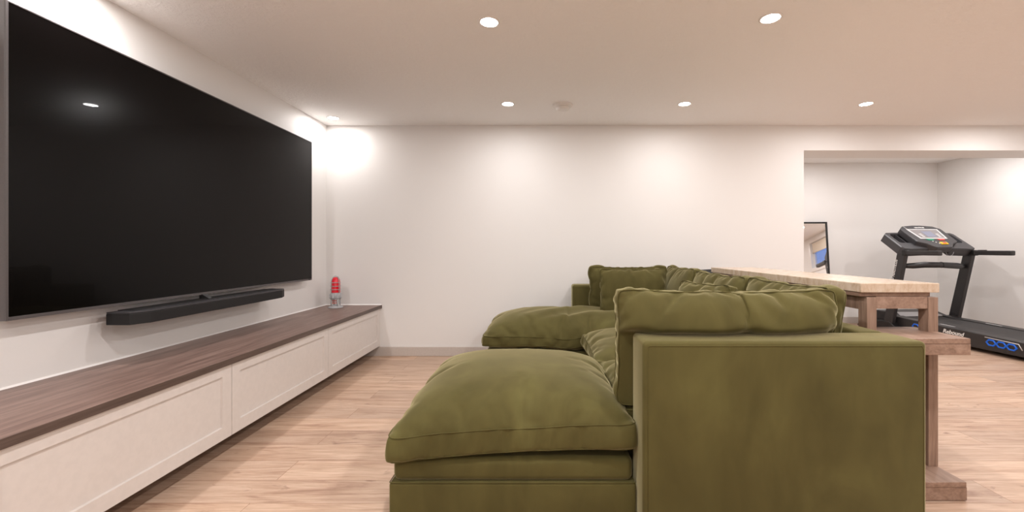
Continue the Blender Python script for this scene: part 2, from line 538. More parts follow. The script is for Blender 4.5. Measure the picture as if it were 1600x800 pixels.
# ------------------------------------------------------------------ floating media console
CX = -1.600; CT0, CT1 = 0.476, 0.508
ww = thing('countertop', 'long grey-brown wood-grain top on the white floating cabinets', 'countertop', (-1.86, 2.2, CT0))
bm = B(); box(bm, LEFT, -1.587, 0.15, BACK, CT0, CT1, 0.0015)
obj('slab', bm, M['top'], ww)
bm = B(); box(bm, -1.587, -1.585, 0.15, BACK, CT0, CT1 - 0.0005, 0.0005)
obj('edge_band', bm, M['top_edge'], ww)
bm = B(); prism(bm, [(LEFT, CT1), (LEFT + 0.007, CT1), (LEFT, CT1 + 0.008)], 'y', 0.15, BACK)
obj('sealant_line', bm, M['caulk'], ww)
bm = B(); prism(bm, [(BACK, CT1), (BACK - 0.007, CT1), (BACK, CT1 + 0.008)], 'x', LEFT, -1.59)
obj('sealant_line', bm, M['caulk'], ww)
seams = [4.262, 3.229, 2.220, 1.205, 0.20]
labs = ['white floating cabinet unit with shaker front, at the far end by the back wall',
        'white floating cabinet unit with shaker front, second from the back wall',
        'white floating cabinet unit with shaker front, nearest the camera',
        'white floating cabinet unit with shaker front, mostly behind the camera']
for i in range(4):
    y1, y0 = seams[i], seams[i + 1]
    c = thing('floating_cabinet', labs[i], 'cabinet', (-1.87, (y0 + y1) / 2, 0.104), 'floating cabinets under the television')
    bm = B(); box(bm, LEFT, CX - 0.020, y0 + 0.0005, y1 - 0.0005, 0.106, CT0)
    obj('body', bm, M['cabinet_gap'], c)
    bm = B(); g = 0.0018; fw = 0.062; z0, z1 = 0.104, CT0 - 0.004
    a, b_ = y0 + g, y1 - g
    # shaker frame and recessed panel as one continuous front
    outer = [(a, z0), (b_, z0), (b_, z1), (a, z1)]
    inner = [(a + fw, z0 + fw), (b_ - fw, z0 + fw), (b_ - fw, z1 - fw * 0.8), (a + fw, z1 - fw * 0.8)]
    rec = 0.009; cv = 0.003
    inn2 = [(p[0] + (cv if k in (0, 3) else -cv), p[1] + (cv if k < 2 else -cv)) for k, p in enumerate(inner)]
    V = lambda ps, x: [bm.verts.new((x, p[0], p[1])) for p in ps]
    o1, i1, i2, bk = V(outer, CX), V(inner, CX), V(inn2, CX - rec), V(outer, CX - 0.019)
    for k in range(4):
        k2 = (k + 1) % 4
        bm.faces.new((o1[k], o1[k2], i1[k2], i1[k])); bm.faces.new((i1[k], i1[k2], i2[k2], i2[k]))
        bm.faces.new((bk[k], bk[k2], o1[k2], o1[k]))
    bm.faces.new(i2); bm.faces.new(bk[::-1])
    bmesh.ops.recalc_face_normals(bm, faces=bm.faces)
    obj('door', bm, M['cabinet'], c)
bm = B(); box(bm, LEFT, CX - 0.004, 4.264, BACK, 0.104, CT0)
tag(obj('filler_panel', bm, M['cabinet'], origin=(-1.87, 4.27, 0.104)), 'narrow white filler strip between cabinets and back wall', 'filler panel')

# red beacon
bx, by, bz0 = -1.955, 4.085, CT1 + 0.0005
be = thing('beacon_light', 'red glass beacon lamp in silver cage standing on the console', 'beacon', (bx, by, bz0))
bm = B(); lathe(bm, [(0, 0), (0.066, 0), (0.066, 0.006), (0.058, 0.012), (0.040, 0.020), (0.036, 0.026), (0, 0.026)], (bx, by, bz0))
for k in range(4):
    a = PI / 4 + k * PI / 2
    lathe(bm, [(0.009, 0.0), (0.009, 0.014), (0, 0.014)], (bx + 0.057 * math.cos(a), by + 0.057 * math.sin(a), bz0), 12)
obj('base', bm, M['galv'], be)
bm = B(); lathe(bm, [(0.034, 0.026), (0.034, 0.086), (0.031, 0.086), (0.031, 0.026)], (bx, by, bz0))
obj('clear_tube', bm, M['glass'], be)
bm = B()
for k in range(5):
    a = -PI / 2 + (k - 2) * 0.32
    for zz in (0.040, 0.062):
        p = Vector((bx + 0.0295 * math.cos(a), by + 0.0295 * math.sin(a), bz0 + zz))
        box(bm, -0.004, 0.004, -0.0005, 0.0005, 0, 0.015, mtx=Matrix.Translation(p) @ Matrix.Rotation(a + PI / 2, 4, 'Z') @ Matrix.Rotation(0.35 * (k % 3 - 1), 4, 'Y'))
obj('red_marking', bm, M['redprint'], be)
bm = B()
for k in range(4):
    a = PI / 4 + k * PI / 2
    x, y = bx + 0.041 * math.cos(a), by + 0.041 * math.sin(a)
    bm = B(); tube(bm, [(x, y, bz0 + 0.02), (x, y, bz0 + 0.088)], 0.0045, 8)
    obj('support_post', bm, M['galv'], be)

bm = B(); lathe(bm, [(0, 0.084), (0.046, 0.084), (0.050, 0.090), (0.053, 0.100), (0.053, 0.128), (0.050, 0.136), (0.044, 0.142), (0.040, 0.144), (0, 0.144)], (bx, by, bz0))
for k in range(8):
    a = k * PI / 4
    lathe(bm, [(0.006, 0.092), (0.006, 0.134), (0, 0.134)], (bx + 0.052 * math.cos(a), by + 0.052 * math.sin(a), bz0), 8)
obj('collar', bm, M['galv'], be)
bm = B(); lathe(bm, [(0.041, 0.144), (0.0412, 0.242), (0.038, 0.264), (0.027, 0.283), (0.012, 0.290), (0, 0.292)], (bx, by, bz0))
obj('red_dome', bm, M['red'], be)
bm = B()
for k in range(4):
    a = PI / 4 + 0.35 + k * PI / 2
    pts = [(0.0465, 0.14), (0.0465, 0.238), (0.043, 0.266), (0.032, 0.288), (0.015, 0.299), (0, 0.301)]
    tube(bm, [(bx + r * math.cos(a), by + r * math.sin(a), bz0 + z) for r, z in pts], 0.003, 8)
for z in (0.174, 0.206, 0.240):
    tube(bm, [(bx + 0.0445 * math.cos(t), by + 0.0445 * math.sin(t), bz0 + z) for t in np.linspace(0, 2 * PI, 33)[:-1]], 0.003, 8, closed=True)
lathe(bm, [(0, 0.297), (0.013, 0.297), (0.013, 0.303), (0, 0.305)], (bx, by, bz0), 16)
obj('cage', bm, M['galv'], be)

# ------------------------------------------------------------------ upholstery
def grid_box(w, d, h, res, seed):
    nx, ny, nz = max(2, round(w / res)), max(2, round(d / res)), max(2, round(h / res))
    vs, idx, F = [], {}, []
    def v(i, j, k):
        key = (i, j, k)
        if key not in idx:
            idx[key] = len(vs)
            p = Vector((w * (i / nx - .5), d * (j / ny - .5), h * (k / nz - .5)))
            vs.append(p + noise.noise_vector(p * 6 + Vector((seed * 7.13, seed * 1.7, 0))) * .006)
        return idx[key]
    for i in range(nx):
        for j in range(ny):
            F.append((v(i, j, 0), v(i, j + 1, 0), v(i + 1, j + 1, 0), v(i + 1, j, 0)))
            F.append((v(i, j, nz), v(i + 1, j, nz), v(i + 1, j + 1, nz), v(i, j + 1, nz)))
    for k in range(nz):
        for i in range(nx):
            F.append((v(i, 0, k), v(i + 1, 0, k), v(i + 1, 0, k + 1), v(i, 0, k + 1)))
            F.append((v(i, ny, k), v(i, ny, k + 1), v(i + 1, ny, k + 1), v(i + 1, ny, k)))
        for j in range(ny):
            F.append((v(0, j, k), v(0, j, k + 1), v(0, j + 1, k + 1), v(0, j + 1, k)))
            F.append((v(nx, j, k), v(nx, j + 1, k), v(nx, j + 1, k + 1), v(nx, j, k + 1)))
    loops = []
    for k in (0, nz):
        L = [(i, 0, k) for i in range(nx)] + [(nx, j, k) for j in range(ny)] + [(i, ny, k) for i in range(nx, 0, -1)] + [(0, j, k) for j in range(ny, 0, -1)]
        loops.append([idx[q] for q in L])
    return vs, F, (loops, nx, ny)

# name: cut width, cut depth, boxing height, grid, pressure, seam gather, seed
SIM = {
    'ottoman': (1.06, 1.02, 0.12, 0.024, 9, 0.07, 3),
    'chaise': (1.70, 0.86, 0.09, 0.028, 9, 0.10, 5),
    'seat_a': (0.90, 0.84, 0.10, 0.030, 9, 0.10, 8),
    'seat_b': (0.90, 0.92, 0.10, 0.030, 9, 0.10, 11),
    'arm_pillow': (0.98, 0.60, 0.075, 0.022, 8, 0.13, 14),
    'back_a': (0.84, 0.56, 0.11, 0.024, 8, 0.10, 17),
    'back_b': (0.92, 0.56, 0.11, 0.026, 8, 0.10, 21),
    'back_c': (0.88, 0.56, 0.11, 0.026, 8, 0.10, 25),
    'far_arm': (0.82, 0.56, 0.10, 0.028, 8, 0.10, 29),
    'throw_a': (0.66, 0.56, 0.05, 0.026, 8, 0.12, 33),
    'throw_b': (0.58, 0.52, 0.05, 0.024, 8, 0.12, 38),
}
sims = {}
for key, (w, d, h, res, pr, gather, seed) in SIM.items():
    v, F, L = grid_box(w, d, h, res, seed)
    me = bpy.data.meshes.new('fabric'); me.from_pydata(v, [], F)
    o = bpy.data.objects.new('fabric', me); sc.collection.objects.link(o)
    g = o.vertex_groups.new(name='seam')
    for l in L[0]: g.add(l, 1.0, 'REPLACE')
    m = o.modifiers.new('cloth', 'CLOTH'); s = m.settings
    s.use_pressure = True; s.uniform_pressure_force = pr; s.effector_weights.gravity = 0
    s.quality = 6; s.mass = 0.3; s.tension_stiffness = 30; s.compression_stiffness = 30
    s.shear_stiffness = 10; s.bending_stiffness = 0.05; s.air_damping = 2
    s.vertex_group_shrink = 'seam'; s.shrink_min = 0; s.shrink_max = gather
    m.collision_settings.use_collision = False
    m.point_cache.frame_start = 1; m.point_cache.frame_end = 60
    sims[key] = (o, F, L)
for f in range(1, 41): sc.frame_set(f)
dg = bpy.context.evaluated_depsgraph_get()
SH = {}
for key, (o, F, L) in sims.items():
    e = o.evaluated_get(dg)
    co = np.empty(len(e.data.vertices) * 3); e.data.vertices.foreach_get('co', co)
    SH[key] = (co.reshape(-1, 3).copy(), F, L)
for key, (o, F, L) in sims.items():
    me = o.data; bpy.data.objects.remove(o); bpy.data.meshes.remove(me)
sc.frame_set(1)

def cushion(name, key, dims, mtx, parent=None, tops=None, post=None, label=None, cat=None, group=None, welt=0.0028, square=0.75, full=0.75, wpost=None):
    """dims: finished width, depth, thickness. tops=(up, down) uneven crown. mtx: local -> world."""
    co, F, (L, nx, ny) = SH[key]
    c = co.copy()
    # straighten the outline and fill out the crown
    c = c - (c.min(0) + c.max(0)) / 2
    S = [[l[0:nx + 1] for l in L], [l[nx:nx + ny + 1] for l in L], [l[nx + ny:2 * nx + ny + 1] for l in L], [l[2 * nx + ny:] + l[:1] for l in L]]
    def edge(side, ax):
        a = (c[side[0]] + c[side[1]]) / 2
        a = a[np.argsort(a[:, ax])]
        v = a[:, 1 - ax].copy()
        for _ in range(6): v[1:-1] = (v[:-2] + 2 * v[1:-1] + v[2:]) / 4
        return a[:, ax], np.abs(v)
    R_, L_e = edge(S[1], 1), edge(S[3], 1)
    U_, D_ = edge(S[2], 0), edge(S[0], 0)
    ex, ey = np.abs(c[:, 0]).max(), np.abs(c[:, 1]).max()
    bx_ = np.where(c[:, 0] > 0, np.interp(c[:, 1], *R_), np.interp(c[:, 1], *L_e))
    by_ = np.where(c[:, 1] > 0, np.interp(c[:, 0], *U_), np.interp(c[:, 0], *D_))
    nxy = np.stack([c[:, 0] * ((1 - square) + square * ex / bx_), c[:, 1] * ((1 - square) + square * ey / by_)], 1)
    c[:, :2] = nxy
    zt, zb = c[:, 2].max(), -c[:, 2].min()
    c[:, 2] = np.where(c[:, 2] > 0, zt * np.clip(c[:, 2] / zt, 0, 1) ** full, -zb * np.clip(-c[:, 2] / zb, 0, 1) ** full)
    lo, hi = c.min(0), c.max(0)
    c = (c - (lo + hi) / 2) / ((hi - lo) / 2)                       # -1..1
    c[:, 0] *= dims[0] / 2; c[:, 1] *= dims[1] / 2
    if tops: c[:, 2] = np.where(c[:, 2] > 0, c[:, 2] * tops[0], c[:, 2] * tops[1])
    else: c[:, 2] *= dims[2] / 2
    if post: c = post(c)
    R = np.array(mtx)
    wv = c @ R[:3, :3].T + R[:3, 3]
    if wpost: wv = wpost(wv)
    org = Vector(R[:3, 3]) if parent is None else world_off(parent)
    me = bpy.data.meshes.new(name)
    me.from_pydata([tuple(p - np.array(org)) for p in wv], [], F)
    me.validate()
    for p in me.polygons: p.use_smooth = True
    me.materials.append(M['velvet'])
    o = bpy.data.objects.new(name, me); sc.collection.objects.link(o)
    if parent: o.parent = parent
    else: o.location = org
    md = o.modifiers.new('smooth', 'SUBSURF'); md.levels = 1; md.render_levels = 1
    if label: tag(o, label, cat, group)
    bm = B()
    for l in L:
        pts = [Vector(wv[i]) for i in l]
        for _ in range(2):
            pts = [(pts[i - 1] + 2 * pts[i] + pts[(i + 1) % len(pts)]) / 4 for i in range(len(pts))]
        tube(bm, pts, welt, 6, closed=True)
    obj('piping', bm, M['piping'], o)
    return o

def rot_to(xa, ya, za, loc):
    m = Matrix((xa, ya, za)).transposed().to_4x4(); m.translation = Vector(loc); return m

def pad(name, x0, x1, y0, y1, z0, z1, bev, parent, seams=()):
    """Upholstered block with soft edges and thin seam cords."""
    bm = B(); box(bm, x0, x1, y0, y1, z0, z1, bev, 4)
    o = obj(name, bm, M['velvet'], parent, smooth=True)
    if seams:
        b2 = B()
        for pts in seams: tube(b2, pts, 0.0022, 6)
        obj('piping', b2, M['piping'], o)
    return o

def folds(w, axis, amp, a, b, sx, sz, start=0.55):
    out = w.copy()
    for i, p in enumerate(w):
        u, v = p[a], p[b]
        q = noise.noise(Vector(((u * sx + v * sz) * 1.0, (u * sz - v * sx) * 0.25, 3.3)))
        out[i, axis] += amp * (1 - abs(q) * 3.2) * min(1, max(0, (p[a] - start) * 3))
    return out
AZ = 0.725
AX0, AX1 = 0.377, 1.427
sofa = thing('sectional_sofa', 'large olive green velvet sectional sofa with a chaise by the back wall', 'sofa', (0.8, 2.9, 0))
r = 0.018
pad('armrest', AX0, AX1, 1.580, 1.768, 0.015, AZ, 0.018, sofa, [
    [(AX0 + r * 1.0, 1.5815, 0.03), (AX0 + r * 0.9, 1.5805, AZ - r * 1.2), (AX0 + r * 1.4, 1.5805, AZ - r * 0.9), (AX1 - r * 1.3, 1.5805, AZ - r * 0.9), (AX1 - r * 0.9, 1.5805, AZ - r * 1.6), (AX1 - r * 0.9, 1.5815, 0.03)]])
pad('backrest', 1.312, AX1, 1.768, 4.05, 0.015, AZ, 0.022, sofa)
pad('armrest', 0.300, AX1, 4.05, 4.238, 0.015, AZ, 0.022, sofa, [
    [(0.325, 4.0515, 0.3), (0.325, 4.0505, AZ - 0.03), (0.33, 4.0505, AZ - 0.02), (AX1 - 0.03, 4.0505, AZ - 0.02)]])
pad('seat_base', 0.385, 1.312, 1.768, 2.495, 0.03, 0.255, 0.015, sofa)
pad('seat_base', 0.380, 1.312, 2.495, 3.325, 0.03, 0.255, 0.015, sofa)
pad('chaise_base', -0.445, 1.312, 3.325, 4.05, 0.02, 0.158, 0.015, sofa)
pad('chaise_deck', -0.435, 1.305, 3.335, 4.045, 0.158, 0.262, 0.02, sofa)
X, Y, Z = Vector((1, 0, 0)), Vector((0, 1, 0)), Vector((0, 0, 1))
def seatm(cx, cy, cz): return rot_to(X, Y, Z, (cx, cy, cz))
cushion('seat_cushion', 'seat_a', (0.86, 0.80, 0), seatm(0.755, 2.145, 0.36), sofa, tops=(0.135, 0.11))
cushion('seat_cushion', 'seat_b', (0.90, 0.86, 0), seatm(0.745, 2.91, 0.365), sofa, tops=(0.145, 0.115))
def chaise_post(c):
    c = c.copy()
    t = np.clip((c[:, 0] + 0.2) / 0.9, 0, 1)
    c[:, 2] -= 0.045 * t * t * (c[:, 2] > 0)
    return c
cushion('chaise_cushion', 'chaise', (1.60, 0.86, 0), seatm(0.33, 3.705, 0.335), sofa, tops=(0.235, 0.085), post=chaise_post, wpost=lambda w: folds(w, 2, 0.012, 0, 1, 5.0, -7.0, -0.3))

# near ottoman
ot = thing('ottoman', 'big square olive velvet ottoman with puffy top in the foreground', 'ottoman', (-0.107, 2.15, 0))
pad('base', -0.591, 0.372, 1.664, 2.62, 0.01, 0.158, 0.012, ot)
pad('deck', -0.580, 0.362, 1.674, 2.61, 0.155, 0.248, 0.028, ot, [
    [(-0.589, 2.6, 0.158), (-0.589, 1.672, 0.158), (-0.583, 1.666, 0.158), (0.364, 1.666, 0.158), (0.370, 1.672, 0.158)]])
def ott_post(c):
    c = c.copy()
    # the front seam hangs lower at the left corner; the crown is broad
    w = np.clip(-c[:, 1] / 0.5, 0, 1) ** 1.5
    c[:, 2] += (0.030 * c[:, 0] / 0.5 - 0.004) * w
    c[:, 2] += 0.012 * w * (1 - (c[:, 0] / 0.5) ** 2) * (c[:, 2] < 0)
    return c
cushion('top_cushion', 'ottoman', (1.0, 1.0, 0), seatm(-0.113, 2.135, 0.290), ot, tops=(0.238, 0.058), post=ott_post, welt=0.0022, square=0.7, full=0.72)

# loose pillows
def upright_x(cx, cy, cz, lean=0.0, yaw=0.0, roll=0.0):
    """pillow whose face looks along y"""
    m = rot_to(X, Z, -Y, (0, 0, 0))
    return Matrix.Translation((cx, cy, cz)) @ Matrix.Rotation(yaw, 4, 'Z') @ Matrix.Rotation(lean, 4, 'X') @ Matrix.Rotation(roll, 4, 'Y') @ m
def upright_y(cx, cy, cz, lean=0.0, yaw=0.0, roll=0.0):
    """pillow whose face looks along -x"""
    m = rot_to(-Y, Z, -X, (0, 0, 0))
    return Matrix.Translation((cx, cy, cz)) @ Matrix.Rotation(yaw, 4, 'Z') @ Matrix.Rotation(lean, 4, 'Y') @ Matrix.Rotation(roll, 4, 'X') @ m

G = 'loose olive velvet sofa cushions'
def lean_on_arm(w):
    w = folds(w, 1, 0.010, 0, 2, 9.0, 7.0)
    # the armrest face stops the pillow below its top edge; above it the pillow bulges over
    lim = 1.772 - 0.14 * np.clip((w[:, 2] - 0.728) / 0.012, 0, 1)
    w[:, 1] = np.maximum(w[:, 1], lim)
    return w
cushion('sofa_cushion', 'arm_pillow', (0.93, 0.50, 0.33), upright_x(0.765, 1.800, 0.660, lean=-0.02, roll=0.0), wpost=lean_on_arm,
        label='wide olive cushion with a puckered left seam leaning on the near armrest', cat='cushion', group=G)
cushion('sofa_cushion', 'back_a', (0.76, 0.50, 0.20), upright_y(1.235, 2.19, 0.665, lean=0.16),
        label='boxy olive back cushion at the near corner of the sofa, beside the stone-topped table', cat='cushion', group=G)
cushion('sofa_cushion', 'back_b', (0.82, 0.50, 0.22), upright_y(1.215, 2.96, 0.660, lean=0.18, yaw=0.02),
        label='olive back cushion in the middle of the sofa back', cat='cushion', group=G)
cushion('sofa_cushion', 'back_c', (0.74, 0.50, 0.22), upright_y(1.20, 3.70, 0.675, lean=0.15),
        label='olive back cushion in the far corner of the sofa back', cat='cushion', group=G)
cushion('sofa_cushion', 'far_arm', (0.74, 0.50, 0.20), upright_x(0.80, 3.95, 0.675, lean=-0.02),
        label='olive cushion leaning on the far armrest, rearmost in the chaise corner', cat='cushion', group=G)
cushion('sofa_cushion', 'throw_a', (0.60, 0.48, 0.20), upright_x(0.80, 3.72, 0.665, lean=-0.12),
        label='squarer olive cushion propped in front of the one on the far armrest', cat='cushion', group=G)
cushion('sofa_cushion', 'throw_b', (0.50, 0.44, 0.20), upright_y(0.96, 2.52, 0.655, lean=0.10, yaw=0.25),
        label='small dark olive cushion whose rounded top peeks over the near cushion', cat='cushion', group=G)

# ------------------------------------------------------------------ stone-topped table behind the sofa
tb = thing('console_table', 'tall brown oak table with beige stone top and end shelf behind the sofa', 'table', (1.62, 2.75, 0))
bm = B(); box(bm, 1.445, 1.800, 1.935, 3.64, 0.870, 0.912, 0.003)
obj('stone_top', bm, M['stone'], tb)
bm = B(); box(bm, 1.452, 1.775, 1.955, 3.62, 0.850, 0.870, 0.002)
obj('sub_top', bm, M['wood'], tb)
PX0, PX1, PX2, PX3 = 1.480, 1.524, 1.759, 1.803
for ysgn, y0, y1 in ((0, 1.945, 2.000), (1, 3.575, 3.63)):
    for x0, x1 in ((PX0, PX1), (PX2, PX3)):
        top = 0.850
        bm = B()
        box(bm, x0, x1, y0, y1, 0.08, top - 0.002, 0.002)
        obj('leg', bm, M['wood_v'], tb)
    bm = B(); box(bm, PX1, PX2, y0 + 0.004, y1 - 0.004, 0.795, 0.850, 0.002)
    obj('end_rail', bm, M['wood'], tb)
for x0, x1 in ((PX0 + 0.008, PX1 - 0.008), (PX2 + 0.008, PX3 - 0.008)):
    bm = B(); box(bm, x0, x1, 2.0, 3.575, 0.785, 0.846, 0.002)
    obj('side_rail', bm, M['wood_v'], tb)
bm = B(); box(bm, 1.448, 1.800, 1.795, 2.068, 0.669, 0.692, 0.0025)
obj('end_shelf', bm, M['wood'], tb)
bm = B(); box(bm, 1.450, 1.803, 1.797, 2.064, 0.622, 0.669, 0.0025)
obj('shelf_apron', bm, M['wood'], tb)
for y0, y1 in ((1.812, 2.15), (3.42, 3.76)):
    bm = B(); box(bm, 1.450, 1.800, y0, y1, 0.058, 0.081, 0.0025)
    box(bm, 1.448, 1.804, y0 + 0.002, y1 - 0.002, 0.002, 0.058, 0.0025)
    obj('foot_plinth', bm, M['wood'], tb)
bm = B(); box(bm, 1.60, 1.66, 2.15, 3.42, 0.01, 0.06, 0.002)
obj('floor_stretcher', bm, M['wood_v'], tb)

# black stool behind the sofa at the far end of the table
st = thing('bar_stool', 'black bar stool whose curved back shows past the far end of table', 'stool', (1.66, 3.96, 0))
cx, cy = 1.655, 3.985
bm = B()
N = 25
rr = 0.205
prev = None
rows = []
for i in range(N):
    a = PI * (1.0 + 0.0) + PI * i / (N - 1)           # half circle opening to the wall side
    a = PI + PI * i / (N - 1)
    tz = 0.890 - 0.015 * abs(math.cos(a)) ** 3
    row = []
    for (dr, z) in ((0, 0.66), (0, tz - 0.02), (-0.01, tz), (-0.028, tz - 0.005), (-0.036, tz - 0.03), (-0.036, 0.66)):
        row.append(bm.verts.new((cx + (rr + dr) * math.cos(a), cy + (rr + dr) * 0.92 * math.sin(a), z)))
    rows.append(row)
for a, b_ in zip(rows, rows[1:]):
    for k in range(6):
        bm.faces.new((a[k], a[(k + 1) % 6], b_[(k + 1) % 6], b_[k])).smooth = True
bm.faces.new(rows[0]); bm.faces.new(rows[-1][::-1])
bmesh.ops.recalc_face_normals(bm, faces=bm.faces)
obj('backrest', bm, M['leather'], st)
bm = B(); lathe(bm, [(0, 0.60), (0.185, 0.60), (0.200, 0.62), (0.200, 0.65), (0.185, 0.672), (0.1, 0.68), (0, 0.682)], (cx, cy, 0))
obj('seat', bm, M['leather'], st)
for k in range(4):
    a = PI / 4 + k * PI / 2
    bm = B(); tube(bm, [(cx + 0.10 * math.cos(a), cy + 0.10 * math.sin(a), 0.61), (cx + 0.235 * math.cos(a), cy + 0.235 * math.sin(a), 0.0)], [0.016, 0.011], 12)
    obj('leg', bm, M['black'], st)
bm = B(); tube(bm, [(cx + 0.185 * math.cos(t), cy + 0.185 * math.sin(t), 0.24) for t in np.linspace(0, 2 * PI, 33)[:-1]], 0.008, 8, closed=True)
obj('foot_ring', bm, M['black'], st)

# ------------------------------------------------------------------ leaning mirror
lean = math.radians(5.5)
mr = thing('leaning_mirror', 'tall black-framed mirror leaning on the alcove back wall', 'mirror', (3.80, 5.985, 0))
Mm = Matrix.Translation((3.80, 5.985, 0.004)) @ Matrix.Rotation(-0.10, 4, 'Z') @ Matrix.Rotation(-lean, 4, 'X')
def mb(x0, x1, z0, z1, y0, y1, b=0.002):
    bm = B(); box(bm, x0, x1, y0, y1, z0, z1, b); bmesh.ops.transform(bm, matrix=Mm, verts=bm.verts); return bm
mw, mh, fr = 0.26, 1.455, 0.022
bm = B()
for a in ((-mw, -mw + fr, 0, mh), (mw - fr, mw, 0, mh), (-mw + fr, mw - fr, 0, fr), (-mw + fr, mw - fr, mh - fr, mh)):
    box(bm, a[0], a[1], -0.002, 0.030, a[2], a[3], 0.002)
bmesh.ops.transform(bm, matrix=Mm, verts=bm.verts)
obj('frame', bm, M['black'], mr)
obj('mirror_glass', mb(-mw + fr, mw - fr, fr, mh - fr, 0.008, 0.012, 0), M['mirror'], mr)
obj('backing', mb(-mw + fr, mw - fr, fr, mh - fr, 0.013, 0.024, 0), M['dkgray'], mr)

# ------------------------------------------------------------------ treadmill (local: +y is the way the runner faces)
tm = thing('treadmill', 'black treadmill with blue side links standing in the alcove', 'treadmill', (4.84, 5.235, 0), rz=0.08)
def L_(name, bm, m, parent=tm, smooth=False): return obj(name, bm, m, parent, local=True, smooth=smooth)
DT = lambda y: 0.196 + 0.027 * (y + 0.3)       # deck surface height, falls towards the runner's end
# running deck / belt
bm = B(); prism(bm, [(-1.50, DT(-1.5) - 0.03), (-1.52, DT(-1.5) - 0.015), (-1.50, DT(-1.5)), (0.20, DT(0.2)), (0.20, DT(0.2) - 0.03)], 'x', -0.27, 0.27, 0.004)
L_('running_belt', bm, M['belt'])
for s in (-1, 1):
    x0, x1 = sorted((s * 0.265, s * 0.385))
    bm = B()
    prism(bm, [(-1.55, 0.045), (-1.57, 0.09), (-1.55, DT(-1.55) + 0.008), (0.05, DT(0.05) + 0.012), (0.18, DT(0.18) + 0.02), (0.30, 0.20), (0.30, 0.035), (-0.2, 0.035)], 'x', x0, x1, 0.008, 3)
    rail = L_('side_rail', bm, M['dkgray'])
    xs = s * 0.3865
    # blue honeycomb links
    def links(yc, zc, sl):
        b = B()
        for k in range(3):
            cy_, cz_ = yc + (k - 1) * 0.088, zc + sl * (k - 1) * 0.088
            pts = [(xs, cy_ + ry, cz_ + rz + sl * ry) for ry, rz in ((-0.042, 0), (-0.021, 0.026), (0.021, 0.026), (0.042, 0), (0.021, -0.026), (-0.021, -0.026))]
            tube(b, pts, 0.0085, 8, closed=True)
        return b
    L_('blue_link', links(-0.985, 0.120, 0.027), M['blue'], rail)
    L_('blue_link', links(-0.19, 0.140, 0.027), M['blue'], rail)
    b = B(); tube(b, [(xs, -1.16, 0.105), (xs, -1.13, 0.158), (xs, -0.84, 0.170)], 0.004, 6)
    L_('silver_trim', b, M['silver'], rail)
    b = B(); prism(b, [(-0.30, DT(-0.3) + 0.0135), (-0.46, DT(-0.46) + 0.012), (-0.46, DT(-0.46) + 0.0095), (-0.30, DT(-0.3) + 0.011)], 'x', s * 0.285 - 0.008, s * 0.285 + 0.008)
    L_('foot_stripe', b, M['silver'], rail)
    R = Matrix(((0, 0, s, s * 0.3858), (s, 0, 0, -0.525), (0, 1, 0, 0.152), (0, 0, 0, 1))) if s > 0 else \
        Matrix(((0, 0, -1, -0.3858), (-1, 0, 0, -0.525), (0, 1, 0, 0.152), (0, 0, 0, 1)))
    R = R @ Matrix.Rotation(-0.027 * (1 if s < 0 else -1), 4, 'Z')
    L_('lettering', text_bm('Rebound', 0.060, R, shear=0.25, bold=0.0012), M['print_white'], rail)
    L_('lettering', text_bm('Deck Cushioning System', 0.020, R @ Matrix.Translation((0, -0.034, 0)), shear=0.2), M['print_white'], rail)
bm = B(); box(bm, -0.26, 0.26, -1.46, 0.28, 0.05, 0.115, 0.004)
L_('under_frame', bm, M['black'])
bm = B()
for s in (-1, 1):
    for y in (-1.42, 0.2):
        bm = B(); tube(bm, [(s * 0.33 - 0.015, y, 0.026), (s * 0.33 + 0.015, y, 0.026)], 0.026, 16)
        L_('wheel', bm, M['black'])
# motor hood
bm = B()
prism(bm, [(0.18, 0.05), (0.15, 0.19), (0.17, 0.215), (0.33, 0.262), (0.50, 0.262), (0.66, 0.21), (0.72, 0.13), (0.72, 0.04)], 'x', -0.36, 0.36, 0.014, 3)
hood = L_('motor_hood', bm, M['dkgray'], smooth=False)
bm = B(); prism(bm, [(-0.30, 0.0), (0.30, 0.0), (0.24, 0.13), (-0.24, 0.13)], 'z', 0, 0.004, 0.001)
bmesh.ops.transform(bm, matrix=Matrix.Translation((0, 0.178, 0.2175)) @ Matrix.Rotation(0.285, 4, 'X'), verts=bm.verts)
L_('grey_panel', bm, M['hoodgray'], hood)
# base side covers
for s in (-1, 1):
    x0, x1 = sorted((s * 0.37, s * 0.475))
    bm = B(); prism(bm, [(0.05, 0.03), (0.08, 0.10), (0.16, 0.155), (0.34, 0.155), (0.62, 0.10), (0.66, 0.03)], 'x', x0, x1, 0.01, 3)
    L_('foot_cover', bm, M['black'])
# uprights
for s in (-1, 1):
    x0, x1 = sorted((s * 0.415, s * 0.468))
    bm = B(); prism(bm, [(0.155, 0.05), (0.275, 0.05), (0.065, 1.02), (-0.045, 1.02)], 'x', x0, x1, 0.009, 3)
    up = L_('upright', bm, M['dkgray'])
    ang = math.atan2(0.97, -0.205)
    # lettering runs down the outside face
    if s < 0:
        # x axis of the text climbs the post, normal points outward (-x)
        tx = Vector((0, -0.205, 0.97)).normalized(); nz = Vector((-1, 0, 0)); ty = nz.cross(tx)
        R = rot_to(tx, ty, nz, (-0.4687, 0.090, 0.83))
        L_('lettering', text_bm('NAUTILUS', 0.046, R, shear=0.2, bold=0.0006), M['print_white'], up)
        R = rot_to(tx, ty, nz, (-0.4687, 0.135, 0.69))
        b = B(); tube(b, [R @ Vector((0.03 * math.cos(t), 0.022 * math.sin(t), 0)) for t in np.linspace(0.4, 5.6, 14)], 0.004, 6)
        L_('logo', b, M['print_white'], up)
